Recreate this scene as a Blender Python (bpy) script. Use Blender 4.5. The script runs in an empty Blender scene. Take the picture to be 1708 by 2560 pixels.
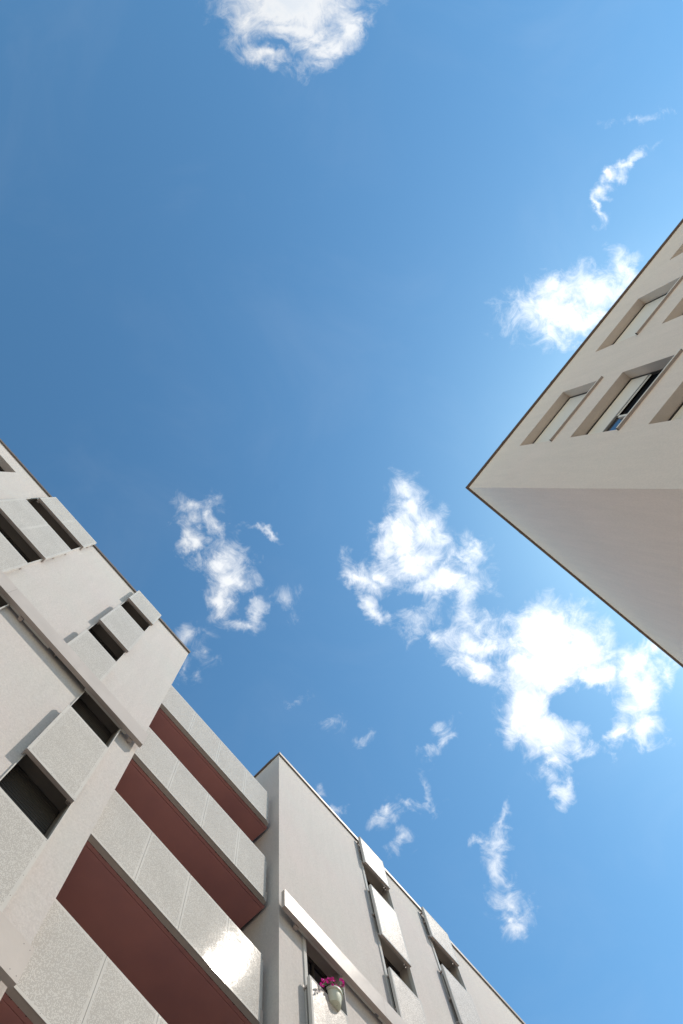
import bpy, bmesh, math, random
from mathutils import Vector
random.seed(7)
R = math.radians
S = bpy.context.scene
COL = S.collection
EYE = 1.6                      # camera height above the paving
F = 1500.0                     # focal length in pixels of a 1708 x 2560 frame
ZX, ZY = 698.0, 1216.0         # where the zenith falls in that frame

# ------------------------------------------------------------------ camera
cam = bpy.data.cameras.new("camera")
co = bpy.data.objects.new("camera", cam)
COL.objects.link(co)
co.location = (0, 0, EYE)
co.rotation_euler = (math.pi, 0, 0)      # straight up; world +X is picture right, +Y picture down
cam.sensor_fit = 'VERTICAL'
cam.sensor_height = 36.0
cam.sensor_width = 24.0
cam.lens = 36.0 * F / 2560.0
cam.shift_x = (854.0 - ZX) / 2560.0
cam.shift_y = -(1280.0 - ZY) / 2560.0
cam.clip_end = 3000
S.camera = co
S.render.resolution_x, S.render.resolution_y = 683, 1024
S.view_settings.view_transform = 'Standard'
S.view_settings.look = 'None'
S.view_settings.gamma = 1.0
S.view_settings.exposure = 0.0
S.render.engine = 'CYCLES'

# ------------------------------------------------------------------ sun
sun_dir = Vector((1.332, -0.011, 1.65)).normalized()
sun_el = math.asin(sun_dir.z)
sun_az = math.atan2(sun_dir.y, sun_dir.x)
sl = bpy.data.lights.new("sun", 'SUN')
sl.energy = 3.95
sl.angle = R(0.53)
sl.color = (1.0, 0.90, 0.79)
so = bpy.data.objects.new("sun", sl)
COL.objects.link(so)
so.rotation_euler = sun_dir.to_track_quat('Z', 'Y').to_euler()
so.location = (40, 0, 60)

# ------------------------------------------------------------------ world
W = bpy.data.worlds.new("World")
S.world = W
W.use_nodes = True
nt = W.node_tree
N, L = nt.nodes, nt.links
N.clear()


def nd(tree, typ, **kw):
    n = tree.nodes.new(typ)
    for k, v in kw.items():
        setattr(n, k, v)
    return n


def link(tree, a, b):
    tree.links.new(a, b)


def mth(tree, op, a, b=None, c=None, clamp=False):
    n = tree.nodes.new('ShaderNodeMath')
    n.operation = op
    n.use_clamp = clamp
    for i, x in enumerate((a, b, c)):
        if x is None:
            continue
        if isinstance(x, (int, float)):
            n.inputs[i].default_value = x
        else:
            tree.links.new(x, n.inputs[i])
    return n.outputs[0]


def mixc(tree, fac, a, b):
    n = tree.nodes.new('ShaderNodeMix')
    n.data_type = 'RGBA'
    for s, x in ((0, fac), (6, a), (7, b)):
        if isinstance(x, (int, float, tuple)):
            n.inputs[s].default_value = x
        else:
            tree.links.new(x, n.inputs[s])
    return n.outputs[2]


tc = nd(nt, 'ShaderNodeTexCoord')
sep = nd(nt, 'ShaderNodeSeparateXYZ')
link(nt, tc.outputs['Generated'], sep.inputs[0])
zc = mth(nt, 'MAXIMUM', sep.outputs[2], 0.12)
gx = mth(nt, 'DIVIDE', sep.outputs[0], zc)
gy = mth(nt, 'DIVIDE', sep.outputs[1], zc)
cmb = nd(nt, 'ShaderNodeCombineXYZ')
link(nt, gx, cmb.inputs[0])
link(nt, gy, cmb.inputs[1])
PV = cmb.outputs[0]            # position on a flat cloud ceiling, in units of its height


def vop(tree, op, a, b=None, scale=None):
    n = tree.nodes.new('ShaderNodeVectorMath')
    n.operation = op
    for i, x in enumerate((a, b)):
        if x is None:
            continue
        if isinstance(x, tuple):
            n.inputs[i].default_value = x
        else:
            tree.links.new(x, n.inputs[i])
    if scale is not None:
        n.inputs['Scale'].default_value = scale
    return n.outputs[0] if op != 'LENGTH' else n.outputs['Value']


def noise(tree, vec, scale, detail=4, rough=0.55, dist=0.0, out='Fac'):
    n = tree.nodes.new('ShaderNodeTexNoise')
    n.inputs['Scale'].default_value = scale
    n.inputs['Detail'].default_value = detail
    n.inputs['Roughness'].default_value = rough
    n.inputs['Distortion'].default_value = dist
    if vec is not None:
        tree.links.new(vec, n.inputs['Vector'])
    return n.outputs[out]


# clouds drift at one height: each puff is a soft ellipse on that ceiling, torn up by noise
w1 = vop(nt, 'SCALE', vop(nt, 'SUBTRACT', noise(nt, PV, 7.0, 3, 0.5, out='Color'), (.5, .5, .5)), scale=0.085)
w2 = vop(nt, 'SCALE', vop(nt, 'SUBTRACT', noise(nt, PV, 28.0, 4, 0.6, out='Color'), (.5, .5, .5)), scale=0.045)
PW = vop(nt, 'MULTIPLY', vop(nt, 'ADD', PV, vop(nt, 'ADD', w1, w2)), (1, 1, 0))

PUFFS = [
    # (x, y, radius_x, radius_y, turn, weight)
    (735, -25, 180, 120, 0, 1.25), (622, 50, 50, 82, 10, .9), (660, 138, 62, 34, 0, .85), (805, 85, 95, 62, 0, .95),
    (858, 42, 62, 68, 0, .9), (785, 158, 70, 24, -10, .42), (720, 60, 140, 45, 0, .9),
    (500, 1268, 45, 24, -5, .55), (538, 1300, 22, 52, -12, .52), (490, 1302, 40, 26, -30, .52), (560, 1320, 22, 24, 0, .5),
    (500, 1350, 42, 24, 25, .7), (556, 1402, 58, 56, 20, .95), (572, 1442, 56, 50, 0, .95), (548, 1500, 40, 50, 0, .75),
    (560, 1465, 40, 44, 0, .7), (480, 1365, 28, 26, 0, .7),
    (655, 1335, 48, 10, 24, .58), (640, 1532, 24, 56, 20, .66), (595, 1562, 62, 12, 8, .45), (716, 1502, 38, 34, 0, .36),
    (458, 1590, 30, 42, 20, .55), (503, 1628, 26, 36, 0, .4), (478, 1690, 18, 30, 0, .36),
    (999, 1345, 58, 80, 12, 1.0), (1040, 1262, 38, 66, 10, .85), (1064, 1320, 52, 66, 0, .85), (1037, 1409, 90, 58, 0, .95),
    (1107, 1458, 112, 50, 5, .95), (1172, 1480, 66, 34, 0, .75), (1170, 1392, 18, 50, -32, .6), (898, 1438, 62, 32, 40, .8),
    (918, 1516, 26, 44, -32, .75), (945, 1430, 40, 34, 0, .75), (1062, 1555, 70, 48, 0, .46), (1097, 1615, 26, 52, -28, .5),
    (1028, 1222, 40, 42, 0, .5), (1120, 1400, 80, 40, 0, .5), (1190, 1530, 50, 40, 0, .45), (875, 1420, 30, 16, 30, .6),
    (1360, 1575, 130, 85, 0, 1.2), (1360, 1650, 135, 95, 0, 1.25), (1465, 1620, 78, 78, 0, 1.1), (1318, 1755, 75, 120, 0, 1.1),
    (1355, 1840, 105, 66, 10, 1.1), (1485, 1682, 55, 42, 0, .95), (1192, 1610, 82, 54, -20, .95), (1190, 1670, 82, 34, 10, .85),
    (1205, 1565, 62, 40, 0, .7), (1582, 1680, 62, 66, 0, 1.05), (1585, 1752, 60, 78, 0, 1.05), (1612, 1830, 66, 40, 0, .95),
    (1640, 1650, 48, 26, 42, .75), (1538, 1838, 40, 26, -30, .75), (1395, 1900, 52, 34, 0, .6), (1410, 1965, 30, 42, 20, .7),
    (1465, 1872, 66, 20, 22, .55), (1450, 1510, 36, 30, 0, .42), (1365, 1945, 30, 24, 0, .45), (1650, 1700, 26, 34, -20, .6),
    (1411, 792, 105, 84, 0, 1.1), (1372, 724, 56, 40, 0, .8), (1484, 738, 84, 60, 0, .95), (1538, 678, 36, 58, 20, .7),
    (1384, 852, 40, 40, 0, .8), (1470, 812, 78, 34, -30, .95), (1300, 808, 50, 54, 0, .42), (1330, 770, 44, 56, 0, .62),
    (1550, 440, 30, 24, -10, .85), (1530, 478, 26, 26, -20, .78), (1508, 508, 12, 42, 14, .62), (1576, 408, 48, 11, -40, .6),
    (1500, 542, 14, 26, 0, .4), (1565, 295, 50, 10, -18, .2), (1664, 260, 20, 9, 0, .2),
    (960, 2052, 42, 23, -32, .56), (1008, 2118, 22, 34, 25, .5), (1110, 1842, 18, 44, 24, .48), (1034, 2016, 40, 10, 0, .3),
    (1078, 2000, 8, 42, -10, .3), (837, 1820, 22, 15, 0, .24), (893, 1860, 26, 13, -20, .26), (798, 1960, 15, 11, -20, .28),
    (828, 2012, 12, 16, -20, .44), (740, 1748, 16, 9, 0, .22),
    (1232, 2128, 38, 44, 0, .56), (1246, 2180, 28, 56, 0, .58), (1290, 2258, 48, 42, 0, .56), (1278, 2300, 26, 32, 0, .48),
    (1192, 2122, 24, 13, 20, .5), (1240, 2064, 10, 36, 8, .38),
]
# puffs are grouped by turn; the chain keeps Cycles evaluating them one after another
groups = {}
for pf in PUFFS:
    groups.setdefault(int(round(pf[4] / 15.0)) * 15, []).append(pf)
acc = None
for ang in sorted(groups):
    ca_, sa_ = math.cos(R(ang)), math.sin(R(ang))
    lst = groups[ang]
    for i0 in range(0, len(lst), 8):
        src = PW
        if acc is not None:
            ch = nd(nt, 'ShaderNodeVectorMath', operation='MULTIPLY_ADD')
            link(nt, acc, ch.inputs[0])
            ch.inputs[1].default_value = (1e-6, 1e-6, 0)
            link(nt, PW, ch.inputs[2])
            src = ch.outputs[0]
        if ang:
            rx_ = nd(nt, 'ShaderNodeVectorMath', operation='DOT_PRODUCT')
            link(nt, src, rx_.inputs[0])
            rx_.inputs[1].default_value = (ca_, sa_, 0)
            ry_ = nd(nt, 'ShaderNodeVectorMath', operation='DOT_PRODUCT')
            link(nt, src, ry_.inputs[0])
            ry_.inputs[1].default_value = (-sa_, ca_, 0)
            cx_ = nd(nt, 'ShaderNodeCombineXYZ')
            link(nt, rx_.outputs['Value'], cx_.inputs[0])
            link(nt, ry_.outputs['Value'], cx_.inputs[1])
            src = cx_.outputs[0]
        for (x, y, rx, ry, a, w) in lst[i0:i0 + 8]:
            X, Y = (x - ZX) / F, (y - ZY) / F
            X, Y = X * ca_ + Y * sa_, -X * sa_ + Y * ca_
            ix, iy = F / (rx * 1.17), F / (ry * 1.17)
            m = nd(nt, 'ShaderNodeVectorMath', operation='MULTIPLY_ADD')
            link(nt, src, m.inputs[0])
            m.inputs[1].default_value = (ix, iy, 0)
            m.inputs[2].default_value = (-X * ix, -Y * iy, 0)
            d = vop(nt, 'LENGTH', m.outputs[0])
            v = mth(nt, 'MULTIPLY_ADD', d, -w, w)
            acc = v if acc is None else mth(nt, 'SMOOTH_MAX', acc, v, 0.12)
# clear gaps inside the cloud banks
for (x, y, rx, ry, w) in [(1448, 1752, 78, 72, 1.6), (1495, 1800, 40, 60, 1.2), (1500, 1905, 40, 30, .8), (700, 120, 36, 18, .7), (1245, 1655, 30, 36, .7),
                          (1030, 1500, 46, 30, .8), (970, 1500, 30, 40, .7), (1095, 1390, 32, 24, .5), (1255, 1500, 46, 46, .6), (1425, 765, 22, 16, .5), (528, 1372, 14, 24, .5)]:
    m = nd(nt, 'ShaderNodeVectorMath', operation='MULTIPLY_ADD')
    link(nt, PW, m.inputs[0])
    m.inputs[1].default_value = (F / rx, F / ry, 0)
    m.inputs[2].default_value = (-(x - ZX) / rx, -(y - ZY) / ry, 0)
    w *= 0.62
    v = mth(nt, 'MULTIPLY_ADD', vop(nt, 'LENGTH', m.outputs[0]), -w, w)
    acc = mth(nt, 'SUBTRACT', acc, mth(nt, 'MAXIMUM', v, 0.0))
fb = noise(nt, PV, 17.0, 9, 0.68, 0.7)
fb2 = noise(nt, PV, 60.0, 6, 0.65, 0.6)
dens = mth(nt, 'ADD', acc, mth(nt, 'MULTIPLY', mth(nt, 'SUBTRACT', fb, 0.5), 1.75))
dens = mth(nt, 'ADD', dens, mth(nt, 'MULTIPLY', mth(nt, 'SUBTRACT', fb2, 0.5), 0.45))
mr = nd(nt, 'ShaderNodeMapRange', interpolation_type='SMOOTHSTEP')
mr.inputs['From Min'].default_value = 0.12
mr.inputs['From Max'].default_value = 0.95
link(nt, dens, mr.inputs['Value'])
sk = nd(nt, 'ShaderNodeMapRange', interpolation_type='SMOOTHSTEP')
sk.inputs['From Min'].default_value = -0.12
sk.inputs['From Max'].default_value = 1.0
link(nt, mth(nt, 'ADD', acc, mth(nt, 'MULTIPLY', mth(nt, 'SUBTRACT', noise(nt, PV, 26.0, 7, 0.72, 0.8), 0.5), 1.7)), sk.inputs['Value'])
cloud_a = mth(nt, 'MAXIMUM', mth(nt, 'MULTIPLY', mr.outputs[0], 0.96), mth(nt, 'MULTIPLY', sk.outputs[0], 0.8))
# very thin high veil
veil = nd(nt, 'ShaderNodeMapRange', interpolation_type='SMOOTHSTEP')
veil.inputs['From Min'].default_value = 0.42
veil.inputs['From Max'].default_value = 0.85
link(nt, noise(nt, PV, 3.2, 5, 0.6, 0.8), veil.inputs['Value'])
veil_a = mth(nt, 'MULTIPLY', veil.outputs[0], 0.035)
up = mth(nt, 'GREATER_THAN', sep.outputs[2], 0.12)
cloud_a = mth(nt, 'MULTIPLY', mth(nt, 'MAXIMUM', cloud_a, veil_a), up)

sky = nd(nt, 'ShaderNodeTexSky', sky_type='NISHITA')
sky.sun_disc = False
sky.sun_elevation = sun_el
sky.sun_rotation = math.pi / 2 - sun_az
sky.altitude = 200
sky.air_density = 1.0
sky.dust_density = 0.4
sky.ozone_density = 1.6
SKY_STR = 0.15
hs = nd(nt, 'ShaderNodeHueSaturation')
hs.inputs['Saturation'].default_value = 1.0
hs.inputs['Value'].default_value = 1.0
gm = nd(nt, 'ShaderNodeGamma')
gm.inputs['Gamma'].default_value = 1.27
link(nt, sky.outputs[0], gm.inputs['Color'])
# clear blue overhead, warm haze added towards the unseen horizon to lift shaded walls
hz = nd(nt, 'ShaderNodeMapRange', interpolation_type='SMOOTHSTEP')
hz.inputs['From Min'].default_value = 0.58
hz.inputs['From Max'].default_value = 0.22
link(nt, sep.outputs[2], hz.inputs['Value'])
tint = mixc(nt, hz.outputs[0], (0.73, 1.05, 0.945, 1), (1.25, 1.05, 0.74, 1))
link(nt, vop(nt, 'MULTIPLY', gm.outputs[0], tint), hs.inputs['Color'])
# cloud brightness: white rims, slightly grey-blue where the cloud is thick
thick = nd(nt, 'ShaderNodeMapRange', interpolation_type='SMOOTHSTEP')
thick.inputs['From Min'].default_value = 0.75
thick.inputs['From Max'].default_value = 1.35
link(nt, dens, thick.inputs['Value'])
ccol = mixc(nt, mth(nt, 'MULTIPLY', thick.outputs[0], 0.5), (6.0, 6.1, 6.2, 1), (4.5, 5.1, 5.8, 1))
# forward scattering: clouds near the sun are far brighter than those away from it
sd = nd(nt, 'ShaderNodeVectorMath', operation='DOT_PRODUCT')
link(nt, tc.outputs['Generated'], sd.inputs[0])
sd.inputs[1].default_value = tuple(sun_dir)
fwd = nd(nt, 'ShaderNodeMapRange', interpolation_type='SMOOTHSTEP')
fwd.inputs['From Min'].default_value = 0.55
fwd.inputs['From Max'].default_value = 1.0
fwd.inputs['To Min'].default_value = 1.0
fwd.inputs['To Max'].default_value = 1.5
link(nt, sd.outputs['Value'], fwd.inputs['Value'])
ccol = vop(nt, 'MULTIPLY', ccol, fwd.outputs[0])
mixs = mixc(nt, cloud_a, hs.outputs[0], ccol)
bg = nd(nt, 'ShaderNodeBackground')
bg.inputs['Strength'].default_value = SKY_STR
link(nt, mixs, bg.inputs['Color'])
wo = nd(nt, 'ShaderNodeOutputWorld')
link(nt, bg.outputs[0], wo.inputs['Surface'])


# ------------------------------------------------------------------ materials
def principled(name, col, rough=0.8, metal=0.0, spec=0.5):
    m = bpy.data.materials.new(name)
    m.use_nodes = True
    b = m.node_tree.nodes['Principled BSDF']
    b.inputs['Base Color'].default_value = (*col, 1)
    b.inputs['Roughness'].default_value = rough
    b.inputs['Metallic'].default_value = metal
    b.inputs['Specular IOR Level'].default_value = spec
    return m, m.node_tree, b


def bump(t, b, h, strength, dist):
    n = t.nodes.new('ShaderNodeBump')
    n.inputs['Strength'].default_value = strength
    n.inputs['Distance'].default_value = dist
    t.links.new(h, n.inputs['Height'])
    t.links.new(n.outputs[0], b.inputs['Normal'])


def ramp(t, fac, lo, hi, a, b):
    r = t.nodes.new('ShaderNodeMapRange')
    r.inputs['From Min'].default_value = lo
    r.inputs['From Max'].default_value = hi
    r.inputs['To Min'].default_value = a
    r.inputs['To Max'].default_value = b
    t.links.new(fac, r.inputs['Value'])
    return r.outputs[0]


def stucco(name, ca, cb, grain=1.0, streak=0.5):
    m, t, b = principled(name, ca, 0.92, 0, 0.25)
    g = t.nodes.new('ShaderNodeTexCoord')
    big = noise(t, g.outputs['Object'], 0.55, 5, 0.6)
    f1 = ramp(t, big, 0.35, 0.65, 0, 1)
    c = mixc(t, f1, (*ca, 1), (*cb, 1))
    mp = t.nodes.new('ShaderNodeMapping')
    mp.inputs['Scale'].default_value = (5, 5, 0.7)
    t.links.new(g.outputs['Object'], mp.inputs[0])
    st = noise(t, mp.outputs[0], 1.0, 6, 0.65)
    fine = noise(t, g.outputs['Object'], 26.0, 6, 0.75)
    f2 = mth(t, 'ADD', mth(t, 'MULTIPLY', ramp(t, st, 0.3, 0.7, -1, 1), 0.05 * streak),
             mth(t, 'MULTIPLY', ramp(t, fine, 0.25, 0.75, -1, 1), 0.15 * grain))
    mul = mth(t, 'ADD', f2, 1.0)
    vm = t.nodes.new('ShaderNodeVectorMath')
    vm.operation = 'SCALE'
    t.links.new(c, vm.inputs[0])
    t.links.new(mul, vm.inputs['Scale'])
    t.links.new(vm.outputs[0], b.inputs['Base Color'])
    h = mth(t, 'ADD', noise(t, g.outputs['Object'], 90.0, 4, 0.7), mth(t, 'MULTIPLY', noise(t, g.outputs['Object'], 9.0, 3, 0.5), 1.2))
    bump(t, b, h, 0.6, 0.006 * grain)
    return m


M_WALL = stucco('render_pale', (0.55, 0.50, 0.475), (0.53, 0.505, 0.475), 1.0, 0.55)
M_WALL2 = stucco('render_beige', (0.79, 0.675, 0.59), (0.77, 0.67, 0.585), 0.6, 0.7)
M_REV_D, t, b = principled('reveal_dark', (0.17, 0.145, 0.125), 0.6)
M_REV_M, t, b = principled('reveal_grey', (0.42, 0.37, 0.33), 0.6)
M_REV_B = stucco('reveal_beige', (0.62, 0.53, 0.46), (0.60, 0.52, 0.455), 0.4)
M_DARK, t, b = principled('dark_metal', (0.06, 0.053, 0.047), 0.6, 0, 0.15)
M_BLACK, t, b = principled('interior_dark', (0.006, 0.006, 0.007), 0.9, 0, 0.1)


def metal_paint(name, col, rough=0.38, wave=0.4, perf=False, spec=0.12):
    m, t, b = principled(name, col, rough, 0.0, spec)
    g = t.nodes.new('ShaderNodeTexCoord')
    lo = noise(t, g.outputs['Object'], 1.6, 3, 0.5)
    cr = noise(t, g.outputs['Object'], 26.0, 3, 0.55)
    c0 = mixc(t, ramp(t, lo, .35, .65, 0, 1), (*col, 1), tuple(x * .93 for x in col) + (1,))
    h = mth(t, 'ADD', mth(t, 'MULTIPLY', lo, 6.0 * wave), mth(t, 'MULTIPLY', cr, 0.35 * wave))
    if perf:
        uv = t.nodes.new('ShaderNodeUVMap')
        uv.uv_map = 'uv'
        sc = vop(t, 'SCALE', uv.outputs[0], scale=1 / 0.014)
        fl = vop(t, 'FLOOR', sc)
        fr = vop(t, 'FRACTION', sc)
        wn = t.nodes.new('ShaderNodeTexWhiteNoise')
        wn.noise_dimensions = '2D'
        t.links.new(fl, wn.inputs['Vector'])
        pat = noise(t, uv.outputs[0], 34.0, 3, 0.6, 0.3)
        keep = mth(t, 'LESS_THAN', wn.outputs['Value'], ramp(t, pat, .3, .7, .56, .68))
        ds = vop(t, 'MULTIPLY', vop(t, 'SUBTRACT', fr, (.5, .5, 0)), (1.3, 0.95, 0))
        hole = mth(t, 'LESS_THAN', vop(t, 'LENGTH', ds), 0.40)
        k = mth(t, 'MULTIPLY', keep, hole)
        c0 = mixc(t, k, c0, (0.33, 0.30, 0.275, 1))
        t.links.new(ramp(t, k, 0, 1, rough, 0.95), b.inputs['Roughness'])
        t.links.new(ramp(t, k, 0, 1, spec, 0.02), b.inputs['Specular IOR Level'])
    t.links.new(c0, b.inputs['Base Color'])
    bump(t, b, h, 0.6, 0.012)
    return m


M_PERF = metal_paint('perforated_sheet', (0.575, 0.55, 0.515), 0.072, 0.09, True, 0.024)
M_PERF2 = metal_paint('perforated_shutter', (0.62, 0.57, 0.52), 0.33, 0.4, True, 0.11)
M_SHEET = metal_paint('painted_sheet', (0.585, 0.56, 0.525), 0.072, 0.09, False, 0.024)
M_TRACK = metal_paint('painted_fascia', (0.53, 0.48, 0.445), 0.30, 0.25, False, 0.05)
M_UNDER, t, b = principled('folded_edge', (0.40, 0.34, 0.31), 0.5)
M_SLAB = stucco('slab_grey', (0.46, 0.40, 0.36), (0.43, 0.38, 0.34), 0.4)
M_COP, t, b = principled('coping_metal', (0.14, 0.11, 0.09), 0.5)
M_COP2, t, b = principled('coping_dark', (0.13, 0.09, 0.07), 0.5)
M_SILL, t, b = principled('sill_metal', (0.36, 0.34, 0.31), 0.4)
M_BLIND, t, b = principled('blind_pale', (0.78, 0.73, 0.65), 0.6)
M_GLASS, t, b = principled('window_glass', (0.01, 0.015, 0.03), 0.03, 0.0, 1.0)
b.inputs['Coat Weight'].default_value = 1.0
M_RIVET, t, b = principled('rivet', (0.12, 0.11, 0.10), 0.4)

M_SOFFIT, t, b = principled('soffit_brown', (0.20, 0.085, 0.070), 0.55)
g = t.nodes.new('ShaderNodeTexCoord')
t.links.new(mixc(t, ramp(t, noise(t, g.outputs['Object'], 0.8, 4, 0.6), .35, .65, 0, 1), (0.48, 0.205, 0.185, 1), (0.40, 0.175, 0.17, 1)), b.inputs['Base Color'])

M_PAVE, t, b = principled('paving', (0.36, 0.34, 0.31), 0.9)
g = t.nodes.new('ShaderNodeTexCoord')
br = t.nodes.new('ShaderNodeTexBrick')
br.inputs['Scale'].default_value = 2.0
br.inputs['Color1'].default_value = (0.68, 0.56, 0.44, 1)
br.inputs['Color2'].default_value = (0.62, 0.52, 0.41, 1)
br.inputs['Mortar'].default_value = (0.2, 0.19, 0.18, 1)
t.links.new(g.outputs['Object'], br.inputs[0])
t.links.new(br.outputs[0], b.inputs['Base Color'])

M_POT, t, b = principled('pot_green', (0.60, 0.62, 0.50), 0.45)
M_SOIL, t, b = principled('soil', (0.05, 0.03, 0.02), 0.95)
M_LEAF, t, b = principled('leaf', (0.09, 0.16, 0.04), 0.6)
M_PETAL, t, b = principled('petal', (0.95, 0.03, 0.52), 0.6)
M_EYE, t, b = principled('flower_eye', (0.35, 0.02, 0.12), 0.7)


# ------------------------------------------------------------------ mesh helpers
class Frame:
    """A wall direction: u runs along the wall, v away from the viewer, z above the eye."""
    def __init__(s, deg):
        s.c, s.s = math.cos(R(deg)), math.sin(R(deg))

    def __call__(s, u, v, z):
        return Vector((u * s.c - v * s.s, u * s.s + v * s.c, z + EYE))


FL, FM, FR1, FR2 = Frame(48.2), Frame(47.84), Frame(-51.1), Frame(219.6)
VL, VM, VR1, VR2 = 5.73, 5.788, 4.777, 3.863


class MB:
    def __init__(s, fr):
        s.fr, s.v, s.f, s.m, s.uv = fr, [], [], [], []

    def quad(s, pts, mat=0):
        n = len(s.v)
        for (u, v, z) in pts:
            s.v.append(s.fr(u, v, z))
            s.uv.append((u + v * .37, z))
        s.f.append(tuple(range(n, n + len(pts))))
        s.m.append(mat)

    def box(s, u0, u1, v0, v1, z0, z1, mat=0, under=None, front=None):
        a = lambda u, v, z: (u, v, z)
        s.quad([a(u0, v0, z0), a(u1, v0, z0), a(u1, v0, z1), a(u0, v0, z1)], mat if front is None else front)
        s.quad([a(u1, v1, z0), a(u0, v1, z0), a(u0, v1, z1), a(u1, v1, z1)], mat)
        s.quad([a(u0, v1, z0), a(u0, v0, z0), a(u0, v0, z1), a(u0, v1, z1)], mat)
        s.quad([a(u1, v0, z0), a(u1, v1, z0), a(u1, v1, z1), a(u1, v0, z1)], mat)
        s.quad([a(u0, v0, z1), a(u1, v0, z1), a(u1, v1, z1), a(u0, v1, z1)], mat)
        s.quad([a(u0, v1, z0), a(u1, v1, z0), a(u1, v0, z0), a(u0, v0, z0)], mat if under is None else under)

    def build(s, name, mats, parent=None, bevel=0, weld=True):
        off = Vector(parent['_w']) if parent is not None else Vector((0, 0, 0))
        me = bpy.data.meshes.new(name)
        me.from_pydata([p - off for p in s.v], [], s.f)
        for m in (mats if isinstance(mats, (list, tuple)) else [mats]):
            me.materials.append(m)
        ul = me.uv_layers.new(name='uv')
        for p, mi in zip(me.polygons, s.m):
            p.material_index = mi
            for li in p.loop_indices:
                ul.data[li].uv = s.uv[me.loops[li].vertex_index]
        bm = bmesh.new()
        bm.from_mesh(me)
        if weld:
            bmesh.ops.remove_doubles(bm, verts=bm.verts, dist=1e-5)
        bmesh.ops.recalc_face_normals(bm, faces=bm.faces)
        bm.to_mesh(me)
        bm.free()
        o = bpy.data.objects.new(name, me)
        COL.objects.link(o)
        if parent is not None:
            o.parent = parent
        o['_w'] = list(off)
        if bevel:
            md = o.modifiers.new('bevel', 'BEVEL')
            md.width = bevel
            md.segments = 2
            md.limit_method = 'ANGLE'
        return o


def root(name, label, cat, loc):
    o = bpy.data.objects.new(name, None)
    COL.objects.link(o)
    o.location = loc
    o['_w'] = list(loc)
    o['label'] = label
    o['category'] = cat
    return o


def wall_grid(mb, u0, u1, z0, z1, v, holes, rev0=1):
    """front face with real openings (ua, ub, za, zb, depth) and their reveals"""
    us = sorted({u0, u1, *[h[0] for h in holes], *[h[1] for h in holes]})
    zs = sorted({z0, z1, *[h[2] for h in holes], *[h[3] for h in holes]})
    for i in range(len(us) - 1):
        for j in range(len(zs) - 1):
            uc, zc_ = (us[i] + us[i + 1]) / 2, (zs[j] + zs[j + 1]) / 2
            if any(h[0] < uc < h[1] and h[2] < zc_ < h[3] for h in holes):
                continue
            mb.quad([(us[i], v, zs[j]), (us[i + 1], v, zs[j]), (us[i + 1], v, zs[j + 1]), (us[i], v, zs[j + 1])], 0)
    for (a, b_, c, d, dp) in holes:
        w = v + dp
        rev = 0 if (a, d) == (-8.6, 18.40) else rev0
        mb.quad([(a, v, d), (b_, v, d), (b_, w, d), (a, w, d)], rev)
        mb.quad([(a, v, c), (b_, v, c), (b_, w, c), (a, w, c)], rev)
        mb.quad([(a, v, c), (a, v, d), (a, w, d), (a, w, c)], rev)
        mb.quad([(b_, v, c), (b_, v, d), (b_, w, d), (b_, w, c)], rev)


GZ = -EYE
ZT = 19.3          # parapet height above the eye


def side(mb, pts, z0, z1, mat=0):
    """closed run of walls along plan points, plus the roof deck"""
    for (a, b_) in zip(pts[:-1], pts[1:]):
        mb.quad([(a[0], a[1], z0), (b_[0], b_[1], z0), (b_[0], b_[1], z1), (a[0], a[1], z1)], mat)


# ------------------------------------------------------------------ ground
mb = MB(Frame(0))
mb.quad([(-300, -300, GZ), (300, -300, GZ), (300, 300, GZ), (-300, 300, GZ)])
gnd = mb.build('pavement', M_PAVE)
gnd['kind'] = 'structure'

# ------------------------------------------------------------------ left apartment building
base = FL(4.2, 7.0, GZ)
A = root('apartment_building',
         'pale rendered apartment block with perforated metal balconies, shutter panels and red-brown soffits',
         'building', base)

ST = 2.93                          # storey height
BOT = [17.95, 15.04, 12.13, 9.22, 6.30, 3.38]      # bottoms of the shutter panels
TOP = [19.24, 16.93, 14.01, 11.07, 8.18, 5.25]


def sof(k):
    return 18.16 - ST * k * 0.9985


holesL, holesM = [], []
colsL = [(-0.49, 0.525, (0, 1)), (0.475, 1.51, (2, 3, 4)), (-4.62, -2.61, (0, 1)), (-2.9, -1.865, (2, 3, 4)), (-8.6, -5.70, (0, 1))]
for (a, b_, ks) in colsL:
    for k in ks:
        holesL.append((a, b_, sof(k) - 2.25, sof(k), 0.28))
holesL[-2] = (-8.6, -5.70, 16.2, 18.40, 0.28)
colsM = [(10.13, 11.20, (0, 1, 2, 3)), (13.19, 14.27, (0, 1, 2, 3)), (7.17, 8.19, (2, 3))]
for (a, b_, ks) in colsM:
    for k in ks:
        holesM.append((a, b_, sof(k) - 2.25, sof(k), 0.28))

mb = MB(FL)
wall_grid(mb, -16, 2.055, GZ, ZT, VL, holesL)
side(mb, [(2.055, VL), (2.055, 16), (-16, 16), (-16, VL)], GZ, ZT)
mb.quad([(-16, VL, ZT - .02), (2.055, VL, ZT - .02), (2.055, 16, ZT - .02), (-16, 16, ZT - .02)])
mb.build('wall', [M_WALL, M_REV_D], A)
mb = MB(FL)
mb.box(2.057, 6.9, 8.05, 15.9, GZ, ZT - .01)
mb.build('wall', M_WALL, A)

mb = MB(FM)
wall_grid(mb, 6.389, 34, GZ, ZT, VM, holesM)
rd = R(135.4 - 47.84)
back = (6.389 + 11 * math.cos(rd), VM + 11 * math.sin(rd))
side(mb, [(6.389, VM), back, (34, back[1]), (34, VM)], GZ, ZT)
mb.quad([(6.389, VM, ZT - .02), back + (ZT - .02,), (34, back[1], ZT - .02), (34, VM, ZT - .02)])
mb.build('wall', [M_WALL, M_REV_M], A)


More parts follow.
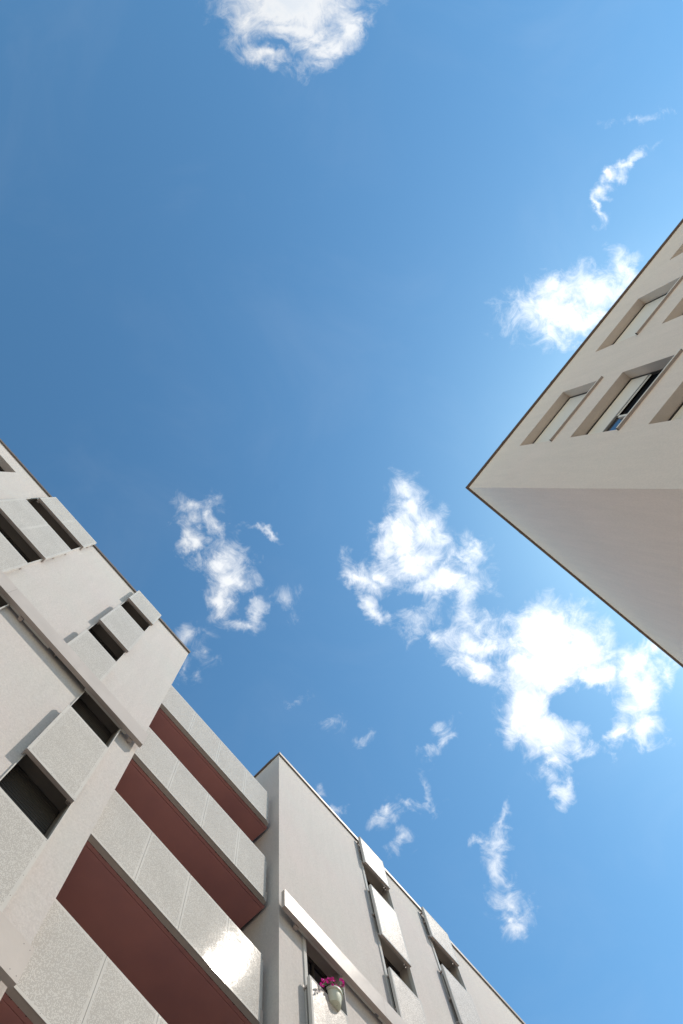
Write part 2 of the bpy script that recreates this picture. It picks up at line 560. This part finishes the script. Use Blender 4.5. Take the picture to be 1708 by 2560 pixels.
# copings
def coping(fr, u0, u1, v, p, mat, parent, step=2.4):
    m_ = MB(fr)
    m_.box(u0, u1, v - p, v + .32, ZT + .001, ZT + .075)
    m_.box(u0 + .001, u1 - .001, v - p + .001, v - .002, ZT - .05, ZT + .0)
    u = u0 + step
    while u < u1 - 1:
        m_.box(u, u + .07, v - p - .004, v + .30, ZT - .002, ZT + .080)
        u += step
    return m_.build('coping', mat, parent)


coping(FL, -16, 2.075, VL, .05, M_COP, A)
coping(FM, 6.36, 34, VM, .05, M_COP, A)
fret = Frame(135.4)
cu = FM(6.389, VM, 0)
# return wall in its own frame: v is distance, u along
ru = cu.x * fret.c + cu.y * fret.s
rv = -cu.x * fret.s + cu.y * fret.c
mb = MB(fret)
mb.box(ru + .30, ru + 10.9, rv - .30, rv + .05, ZT + .002, ZT + .074)
mb.build('coping', M_COP2, A)


# ---- perforated shutter panels
def panel_mesh(fr, u0, u1, vf, z0, z1, thk, border=.07, seams=(), rivets=True, mats=None):
    m_ = MB(fr)
    # box body (sides, back, underside); front is built from border + field sheets
    m_.box(u0, u1, vf + .003, vf + thk, z0, z1, 1, under=2)
    cuts = [u0] + list(seams) + [u1]
    for i, (a, b_) in enumerate(zip(cuts[:-1], cuts[1:])):
        la = border if i == 0 else border * .62
        lb = border if i == len(cuts) - 2 else border * .62
        ga = .0 if i == 0 else .004
        gb = .0 if i == len(cuts) - 2 else .004
        A0, B0, a1, b1 = a + ga, b_ - gb, a + la, b_ - lb
        zb, zt = z0 + border, z1 - border
        v = vf
        for q in ([(A0, z0), (B0, z0), (b1, zb), (a1, zb)], [(B0, z0), (B0, z1), (b1, zt), (b1, zb)],
                  [(B0, z1), (A0, z1), (a1, zt), (b1, zt)], [(A0, z1), (A0, z0), (a1, zb), (a1, zt)]):
            m_.quad([(x, v, z) for x, z in q], 1)
        m_.quad([(a1, v, zb), (b1, v, zb), (b1, v, zt), (a1, v, zt)], 0)
        if rivets:
            r = .0065
            pts = []
            nz = max(3, int((z1 - z0) / .33))
            for j in range(nz + 1):
                zz = z0 + .03 + (z1 - z0 - .06) * j / nz
                pts += [(a + .03, zz), (b_ - .03, zz)]
            nu = max(2, int((b_ - a) / .4))
            for j in range(1, nu):
                uu = a + (b_ - a) * j / nu
                pts += [(uu, z0 + .025), (uu, z1 - .025)]
            for (uu, zz) in pts:
                m_.quad([(uu + r * math.cos(q * math.pi / 3), v - .002, zz + r * math.sin(q * math.pi / 3)) for q in range(6)], 3)
    return m_


PM = [M_PERF, M_SHEET, M_UNDER, M_RIVET]
PM2 = [M_PERF2, M_SHEET, M_UNDER, M_RIVET]


def bracket(fr, u, v0, v1, z, parent):
    m_ = MB(fr)
    m_.box(u, u + .035, v0, v1, z - .02, z + .02)
    m_.box(u - .02, u + .055, v1 - .006, v1 - .001, z - .06, z + .06)
    m_.build('bracket', M_UNDER, parent)


def shutter(fr, V, u0, u1, z0, z1, p=.165, thk=.07, seams=()):
    o = panel_mesh(fr, u0, u1, V - p, z0, z1, thk, seams=seams, border=.055).build('shutter_panel', PM2 if fr is FM else PM, A)
    for u in (u0 + .02, u1 - .055):
        for z in (z0 + .12, z1 - .55 if z1 - z0 < 1.5 else (z0 + z1) / 2 - .1, z1 - .15):
            if z < ZT - .1:
                bracket(fr, u, V - p + thk, V, z, o)
    return o


def frame_of(fr, V, a, b_, z0, z1, lw=.02):
    """thin metal lining standing proud of the wall around an opening"""
    m_ = MB(fr)
    pr = .028
    m_.box(a - lw, a, V - pr, V + .02, z0 - .02, z1 + .0)
    m_.box(b_, b_ + .02, V - .092, V + .02, z0 - .02, z1 + .0)
    m_.box(a - lw, b_ + .02, V - pr, V + .02, z1 + .001, z1 + .02)
    o = m_.build('window_lining', M_SHEET, A)
    return o


def window(fr, V, a, b_, z0, z1, dp, roller=False, parent=None):
    m_ = MB(fr)
    w = V + dp
    fw = .06
    m_.box(a, a + fw, w - .05, w, z0, z1)
    m_.box(b_ - fw, b_, w - .05, w, z0, z1)
    m_.box(a + fw, b_ - fw, w - .05, w, z1 - fw, z1)
    m_.box(a + fw, b_ - fw, w - .05, w, z0, z0 + fw)
    mid = (a + b_) / 2
    m_.box(mid - .03, mid + .03, w - .045, w - .002, z0 + fw, z1 - fw)
    o = m_.build('window', M_DARK, parent or A)
    if not roller:
        m_ = MB(fr)
        m_.quad([(a, w - .012, z0), (b_, w - .012, z0), (b_, w - .012, z1), (a, w - .012, z1)])
        m_.build('pane', M_GLASS, o)
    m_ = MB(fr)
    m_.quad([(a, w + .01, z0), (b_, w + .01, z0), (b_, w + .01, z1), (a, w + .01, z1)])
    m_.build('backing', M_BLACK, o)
    if roller:
        m_ = MB(fr)
        z = z1 - .03
        while z > z0 + .1:
            m_.box(a + .02, b_ - .02, w - .085, w - .06, z - .042, z)
            m_.box(a + .03, b_ - .03, w - .072, w - .062, z - .055, z - .042)
            z -= .055
        m_.build('roller_shutter', M_DARK, o)
    return o


for (a, b_, ks) in colsL:
    for k in ks:
        top = 18.40 if (a < -8 and k == 0) else sof(k)
        z0 = 16.2 if (a < -8 and k == 0) else top - 2.25
        window(FL, VL, a, b_, z0, top, .28, roller=(k >= 2 and a > -8))
        if not (a < -8):
            frame_of(FL, VL, a, b_, z0, top)
for (a, b_, ks) in colsM:
    for k in ks:
        window(FM, VM, a, b_, sof(k) - 2.25, sof(k), .28)
        frame_of(FM, VM, a, b_, sof(k) - 2.25, sof(k), lw=.085)

for k in (0, 1):
    shutter(FL, VL, -.512, .572, BOT[k], TOP[k])
    shutter(FL, VL, -4.52, -2.54, BOT[k], TOP[k], seams=(-3.53,))
shutter(FL, VL, -.512, .572, BOT[2], TOP[2])
shutter(FL, VL, -4.52, -2.54, BOT[2], TOP[2], seams=(-3.53,))
for k in (3, 4):
    shutter(FL, VL, .415, 1.508, BOT[k], TOP[k])
    shutter(FL, VL, -2.95, -1.85, BOT[k], TOP[k])
for k in (0, 1, 2, 3):
    shutter(FM, VM, 10.055, 11.165, BOT[k] + .02, TOP[k] + .02)
    shutter(FM, VM, 13.045, 14.25, BOT[k], TOP[k] - .03)
for k in (3, 4):
    shutter(FM, VM, 7.045, 8.085, BOT[k], TOP[k] - .01)


# ---- long shutter fascias with their running rails
def fascia(fr, V, u0, u1, z0, z1, p, seams, rails, clamps):
    m_ = MB(fr)
    cuts = [u0] + list(seams) + [u1]
    for a, b_ in zip(cuts[:-1], cuts[1:]):
        m_.box(a + .002, b_ - .002, V - p, V - p + .095, z0, z1, 0, under=1)
    for u in cuts[1:-1] + [u0 + .1, u1 - .1]:
        for zz in (z0 + .06, z1 - .06):
            r = .007
            for du in (-.05, .05):
                m_.quad([(u + du + r * math.cos(q * math.pi / 3), V - p - .002, zz + r * math.sin(q * math.pi / 3)) for q in range(6)], 2)
    o = m_.build('shutter_track', [M_TRACK, M_UNDER, M_RIVET], A)
    for (a, b_) in rails:
        m_ = MB(fr)
        m_.box(a, b_, V - .105, V - .055, z0 + .035, z0 + .10)
        m_.build('rail', M_SHEET, o)
    for u in clamps:
        m_ = MB(fr)
        m_.box(u, u + .09, V - .10, V - .03, z0 - .01, z0 + .06)
        m_.box(u + .02, u + .07, V - .05, V - .001, z0 - .0, z0 + .05)
        m_.build('clamp', M_UNDER, o)
    u = u0 + .4
    while u < u1:
        m_ = MB(fr)
        m_.box(u, u + .05, V - p + .095, V - .002, z1 - .12, z1 - .06)
        m_.build('bracket', M_UNDER, o)
        u += 1.4
    return o


fascia(FL, VL, -6.2, 2.055, 12.10, 12.60, .21, (-4.1, -2.05, 0), [(-6, -1.53), (-1.43, -.67), (.43, 1.66)], [-1.53, 1.76])
fascia(FL, VL, -3.2, 2.055, 6.28, 6.75, .21, (-1.1,), [(-3, .6)], [])
fascia(FM, VM, 6.335, 12.6, 12.10, 12.58, .21, (7.28, 9.4, 11.3), [(6.86, 9.2), (9.3, 11.9)], [6.78])


# ---- balconies
VB = 6.0
RAILT = [16.935, 14.00, 11.09, 8.16]
PB = [15.535, 12.615, 9.69, 6.775]
for k in range(5):
    zt = RAILT[k] if k < 4 else 5.2
    zb = PB[k] if k < 4 else 3.85
    mb = MB(FL)
    mb.box(2.06, 6.335, VB + .022, VB + .112, zb, zb + .30)          # edge beam
    mb.box(2.06, 6.40, VB + .20, 8.045, zb + .05, zb + .28)          # slab
    bal = mb.build('balcony', M_SLAB, A)
    mb = MB(FL)
    mb.box(2.06, 6.395, VB + .125, VB + .192, zb + .012, zb + .048)
    mb.box(2.06, 6.395, VB + .200, 8.04, zb + .012, zb + .048)
    mb.build('soffit', M_SOFFIT, bal)
    cuts = [2.105, 3.195, 4.255, 5.32, 6.245]
    for a, b_ in zip(cuts[:-1], cuts[1:]):
        o = panel_mesh(FL, a + .003, b_ - .003, VB, zb, zt, .02, border=.045).build('balustrade_panel', PM, bal)
    mb = MB(FL)
    mb.box(6.25, 6.335, VB + .05, VB + .12, zb + .301, zt - .03)
    mb.build('end_plate', M_SHEET, bal)
    mb = MB(FL)
    mb.box(2.06, 6.24, VB + .023, VB + .06, zt - .06, zt - .005)
    mb.build('handrail', M_SHEET, bal)
    # ragged row of small black slivers along the drip gap
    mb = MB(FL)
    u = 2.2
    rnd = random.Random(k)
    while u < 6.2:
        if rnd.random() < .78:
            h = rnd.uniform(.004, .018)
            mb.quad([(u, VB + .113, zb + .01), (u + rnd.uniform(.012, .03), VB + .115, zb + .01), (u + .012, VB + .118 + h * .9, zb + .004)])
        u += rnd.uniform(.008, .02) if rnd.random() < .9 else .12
    mb.build('dark_fringe', M_BLACK, bal, weld=False)

# ------------------------------------------------------------------ flower pot on the middle wing
PU, PV_, PZ = 7.70, VM - .165 - .002, 10.93
pot = root('flower_pot', 'pale green half-round flower pot of pink petunias hooked over a metal shutter panel', 'flower pot', FM(PU, PV_, PZ))


def pot_mesh(prof, name, mat, closed_bottom=True):
    m_ = MB(FM)
    n = 20
    def pt(r, z, i, dv=0):
        a = math.pi * i / n
        return (PU - r * math.cos(a), PV_ - r * .95 * math.sin(a) - .003, z)
    for (r0, z0), (r1, z1) in zip(prof[:-1], prof[1:]):
        for i in range(n):
            m_.quad([pt(r0, z0, i), pt(r0, z0, i + 1), pt(r1, z1, i + 1), pt(r1, z1, i)])
        m_.quad([pt(r0, z0, 0), pt(r1, z1, 0), pt(r1, z1, n), pt(r0, z0, n)])
    m_.quad([pt(prof[0][0], prof[0][1], i) for i in range(n + 1)])
    if closed_bottom == 2:
        m_.quad([pt(prof[-1][0], prof[-1][1], i) for i in range(n + 1)])
    o = m_.build(name, mat, pot)
    for p in o.data.polygons:
        p.use_smooth = len(p.vertices) == 4 and p.area < .01
    return o


RT = .175
body = pot_mesh([(.126, PZ), (.131, PZ + .006), (.160, PZ + .19), (.162, PZ + .225)], 'pot', M_POT)
mbh = MB(FM)
mbh.quad([(PU + .02 + .006 * math.cos(q * math.pi / 4), PV_ - .055 + .006 * math.sin(q * math.pi / 4), PZ - .0015) for q in range(8)])
mbh.build('drain_hole', M_BLACK, body)
pot_mesh([(.173, PZ + .215), (.182, PZ + .218), (.186, PZ + .262), (.182, PZ + .267), (.158, PZ + .255)], 'rim', M_POT, 1)
pot_mesh([(.155, PZ + .235), (.157, PZ + .254)], 'soil', M_SOIL, 2)


def ray_pt(px, py, dist_v):
    """point on the plane v = dist_v of the middle wing seen at a photo pixel (used once, to set blossoms out)"""
    dx, dy = px - ZX, py - ZY
    a = dx * FM.c + dy * FM.s
    b_ = -dx * FM.s + dy * FM.c
    return dist_v * a / b_, F * dist_v / b_


rnd = random.Random(3)
blo = [(525, 325), (560, 365), (600, 350), (645, 330), (690, 290), (720, 300), (655, 385), (690, 420), (480, 440), (500, 480),
       (800, 290), (810, 345), (830, 380), (830, 345), (800, 465), (830, 470), (895, 450), (900, 480), (960, 560), (975, 590),
       (1020, 325), (1050, 330), (1100, 370), (1110, 410), (1100, 450), (1080, 490), (1060, 500), (545, 500), (1010, 700), (1018, 760),
       (1000, 640), (560, 330), (745, 330), (620, 400)]
blo = blo + [(x_ + rnd.uniform(-22, 22), y_ + rnd.uniform(-16, 22)) for (x_, y_) in blo[:28]]
first = None
lf = MB(FM)


def leafquad(c, size):
    d = Vector((rnd.uniform(-1, 1), rnd.uniform(-1, 1), rnd.uniform(-.6, 1))).normalized()
    e = d.cross(Vector((rnd.uniform(-1, 1), rnd.uniform(-1, 1), rnd.uniform(-1, 1)))).normalized()
    c = Vector(c)
    ps = [c - d * size, c + e * size * .45, c + d * size, c - e * size * .45]
    lf.quad([tuple(p) for p in ps])


def stem(p, q):
    p, q = Vector(p), Vector(q)
    w = Vector((.002, 0, 0))
    lf.quad([tuple(p - w), tuple(p + w), tuple(q + w), tuple(q - w)])
    w = Vector((0, .002, 0))
    lf.quad([tuple(p - w), tuple(p + w), tuple(q + w), tuple(q - w)])


for i, (jx, jy) in enumerate(blo):
    px, py = 760 + jx * 140 / 1568, 2420 + jy * 140 / 1568
    vv = PV_ - rnd.uniform(.02, .15)
    u, z = ray_pt(px, py, vv)
    stem((PU + (u - PU) * .55, PV_ - .07, PZ + .26), (u, vv, z))
    for _ in range(3):
        t_ = rnd.uniform(.3, .95)
        leafquad((PU + (u - PU) * (.55 + .45 * t_) + rnd.uniform(-.01, .01), PV_ - .07 + (vv - PV_ + .07) * t_, PZ + .26 + (z - PZ - .26) * t_), rnd.uniform(.012, .024))
    if first is None:
        bm = bmesh.new()
        cen = bm.verts.new((0, 0, .004))
        ring = []
        for q in range(20):
            a = 2 * math.pi * q / 20
            r = .021 + .004 * math.cos(5 * a)
            ring.append(bm.verts.new((r * math.cos(a), r * math.sin(a), -.006 + .003 * math.cos(5 * a + 1))))
        tub = bm.verts.new((0, 0, .03))
        for q in range(20):
            f_ = bm.faces.new((cen, ring[q], ring[(q + 1) % 20]))
        ti = [bm.verts.new((.006 * math.cos(2 * math.pi * q / 6), .006 * math.sin(2 * math.pi * q / 6), 0.0035)) for q in range(6)]
        for q in range(6):
            f_ = bm.faces.new((tub, ti[q], ti[(q + 1) % 6]))
            f_.material_index = 1
        me = bpy.data.meshes.new('flower')
        bm.to_mesh(me)
        bm.free()
        me.materials.append(M_PETAL)
        me.materials.append(M_EYE)
        first = bpy.data.objects.new('flower', me)
        o = first
    else:
        o = first.copy()
    COL.objects.link(o)
    o.parent = pot
    o.location = FM(u, vv, z) - Vector(pot['_w'])
    # blossoms face outward and a little down or up
    o.rotation_euler = (rnd.uniform(-.9, .9), rnd.uniform(-.9, .9), rnd.uniform(0, 6))
    s_ = rnd.uniform(.95, 1.35)
    o.scale = (s_, s_, s_)
for _ in range(130):
    leafquad((PU + rnd.uniform(-.15, .17), PV_ - rnd.uniform(.01, .15), PZ + .27 + rnd.uniform(0, .08)), rnd.uniform(.012, .026))
lf.build('foliage', M_LEAF, pot, weld=False)

# ------------------------------------------------------------------ right building
C = FR1(3.804, VR1, 0)
B = root('corner_building', 'shaded beige rendered building seen from its sharp corner, with recessed windows and pale blinds', 'building', FR1(9, 8, GZ))
rows = [17.73, 14.65, 11.55, 8.45]
cols1 = [5.39, 8.95, 12.44, 15.9]
WW = 2.05
holes = []
for i, u in enumerate(cols1):
    for j, z in enumerate(rows):
        holes.append((u, u + WW - (.02 if i else 0), z - 2.12, z, .34))
mb = MB(FR1)
wall_grid(mb, 3.804, 24, GZ, ZT, VR1, holes)
e1 = FR1(24, VR1, 0)
e2 = FR2(-24, VR2, 0)
cw = Frame(0)
m2 = MB(cw)
e3 = e1 + (e2 - C)
m2.quad([(C.x, C.y, GZ), (e2.x, e2.y, GZ), (e2.x, e2.y, ZT), (C.x, C.y, ZT)])
m2.quad([(e1.x, e1.y, GZ), (e3.x, e3.y, GZ), (e3.x, e3.y, ZT), (e1.x, e1.y, ZT)])
m2.quad([(e2.x, e2.y, GZ), (e3.x, e3.y, GZ), (e3.x, e3.y, ZT), (e2.x, e2.y, ZT)])
m2.quad([(C.x, C.y, ZT - .02), (e2.x, e2.y, ZT - .02), (e3.x, e3.y, ZT - .02), (e1.x, e1.y, ZT - .02)])
n = len(mb.v)
mb.v += m2.v
mb.uv += m2.uv
mb.f += [tuple(x + n for x in f_) for f_ in m2.f]
mb.m += m2.m
mb.build('wall', [M_WALL2, M_REV_B], B)
# one mitred coping following the corner
mb = MB(FR1)
p = .07
mb.box(3.79, 24, VR1 - p, VR1 + .3, ZT + .001, ZT + .07)
u = 5.6
while u < 23:
    mb.box(u, u + .10, VR1 - p - .004, VR1 + .28, ZT - .003, ZT + .075)
    u += 2.5
mb.build('coping', M_COP2, B)
mb = MB(FR2)
u0r = -4.745
mb.box(-24, u0r + .09, VR2 - p, VR2 + .3, ZT + .004, ZT + .067)
u = -22
while u < -5.5:
    mb.box(u, u + .10, VR2 - p - .004, VR2 + .28, ZT - .002, ZT + .072)
    u += 2.5
mb.build('coping', M_COP2, B)


def rwindow(u0, u1, z0, z1, kind):
    w = VR1 + .25
    m_ = MB(FR1)
    fw = .035
    m_.box(u0, u0 + fw, w, w + .09, z0, z1)
    m_.box(u1 - fw, u1, w, w + .09, z0, z1)
    m_.box(u0 + fw, u1 - fw, w, w + .09, z1 - fw, z1)
    m_.box(u0 + fw, u1 - fw, w, w + .09, z0, z0 + fw)
    o = m_.build('window', M_DARK, B)
    a, b_ = u0 + fw, u1 - fw
    zb = z0 + .03 if kind != 'half' else z0 + 1.37
    if kind == 'slat':
        m_ = MB(FR1)
        z = z1 - .05
        while z > zb:
            m_.box(a, b_, w + .02, w + .045, z - .05, z)
            m_.box(a, b_, w + .03, w + .04, z - .058, z - .05)
            z -= .058
        m_.build('blind', M_BLIND, o)
    else:
        m_ = MB(FR1)
        m_.box(a, b_, w + .02, w + .045, zb, z1 - fw - .012)
        m_.box(a, b_, w + .005, w + .05, zb - .035, zb, 1)
        m_.build('blind', [M_BLIND, M_SILL], o)
    if kind == 'half':
        mid = u0 + .72
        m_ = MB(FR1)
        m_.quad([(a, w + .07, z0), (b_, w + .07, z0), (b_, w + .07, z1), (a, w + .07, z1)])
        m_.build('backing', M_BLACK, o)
        m_ = MB(FR1)
        m_.box(a, mid, w + .055, w + .065, z0, zb)
        m_.build('pane', M_GLASS, o)
        m_ = MB(FR1)
        m_.box(mid - .03, mid + .03, w - .0, w + .06, z0, zb - .2)
        m_.build('mullion', M_BLIND, o)
        m_ = MB(FR1)
        m_.box(mid + .05, b_ - .02, w + .02, w + .03, zb - .10, zb - .045)
        m_.build('slat', M_BLIND, o)
    m_ = MB(FR1)
    m_.box(u0 - .03, u1 + .045, VR1 - .065, VR1 + .25, z0 - .035, z0 - .004, 0, under=3)
    m_.box(u0 - .03, u1 + .045, VR1 - .072, VR1 - .066, z0 - .045, z0 - .003, 2)
    m_.box(u0 - .034, u0 - .03, VR1 - .07, VR1, z0 - .04, z0 + .012, 1)
    m_.box(u1 + .045, u1 + .049, VR1 - .07, VR1, z0 - .04, z0 + .012, 1)
    m_.build('sill', [M_SILL, M_DARK, M_BLIND, M_UNDER], o)


for i, u in enumerate(cols1):
    for j, z in enumerate(rows):
        kind = 'half' if (i == 0 and j == 1) else ('slat' if j == 2 and i == 0 else 'full')
        rwindow(u, u + WW - (.02 if i else 0), z - 2.12, z, kind)

for o in bpy.data.objects:
    if '_w' in o:
        del o['_w']
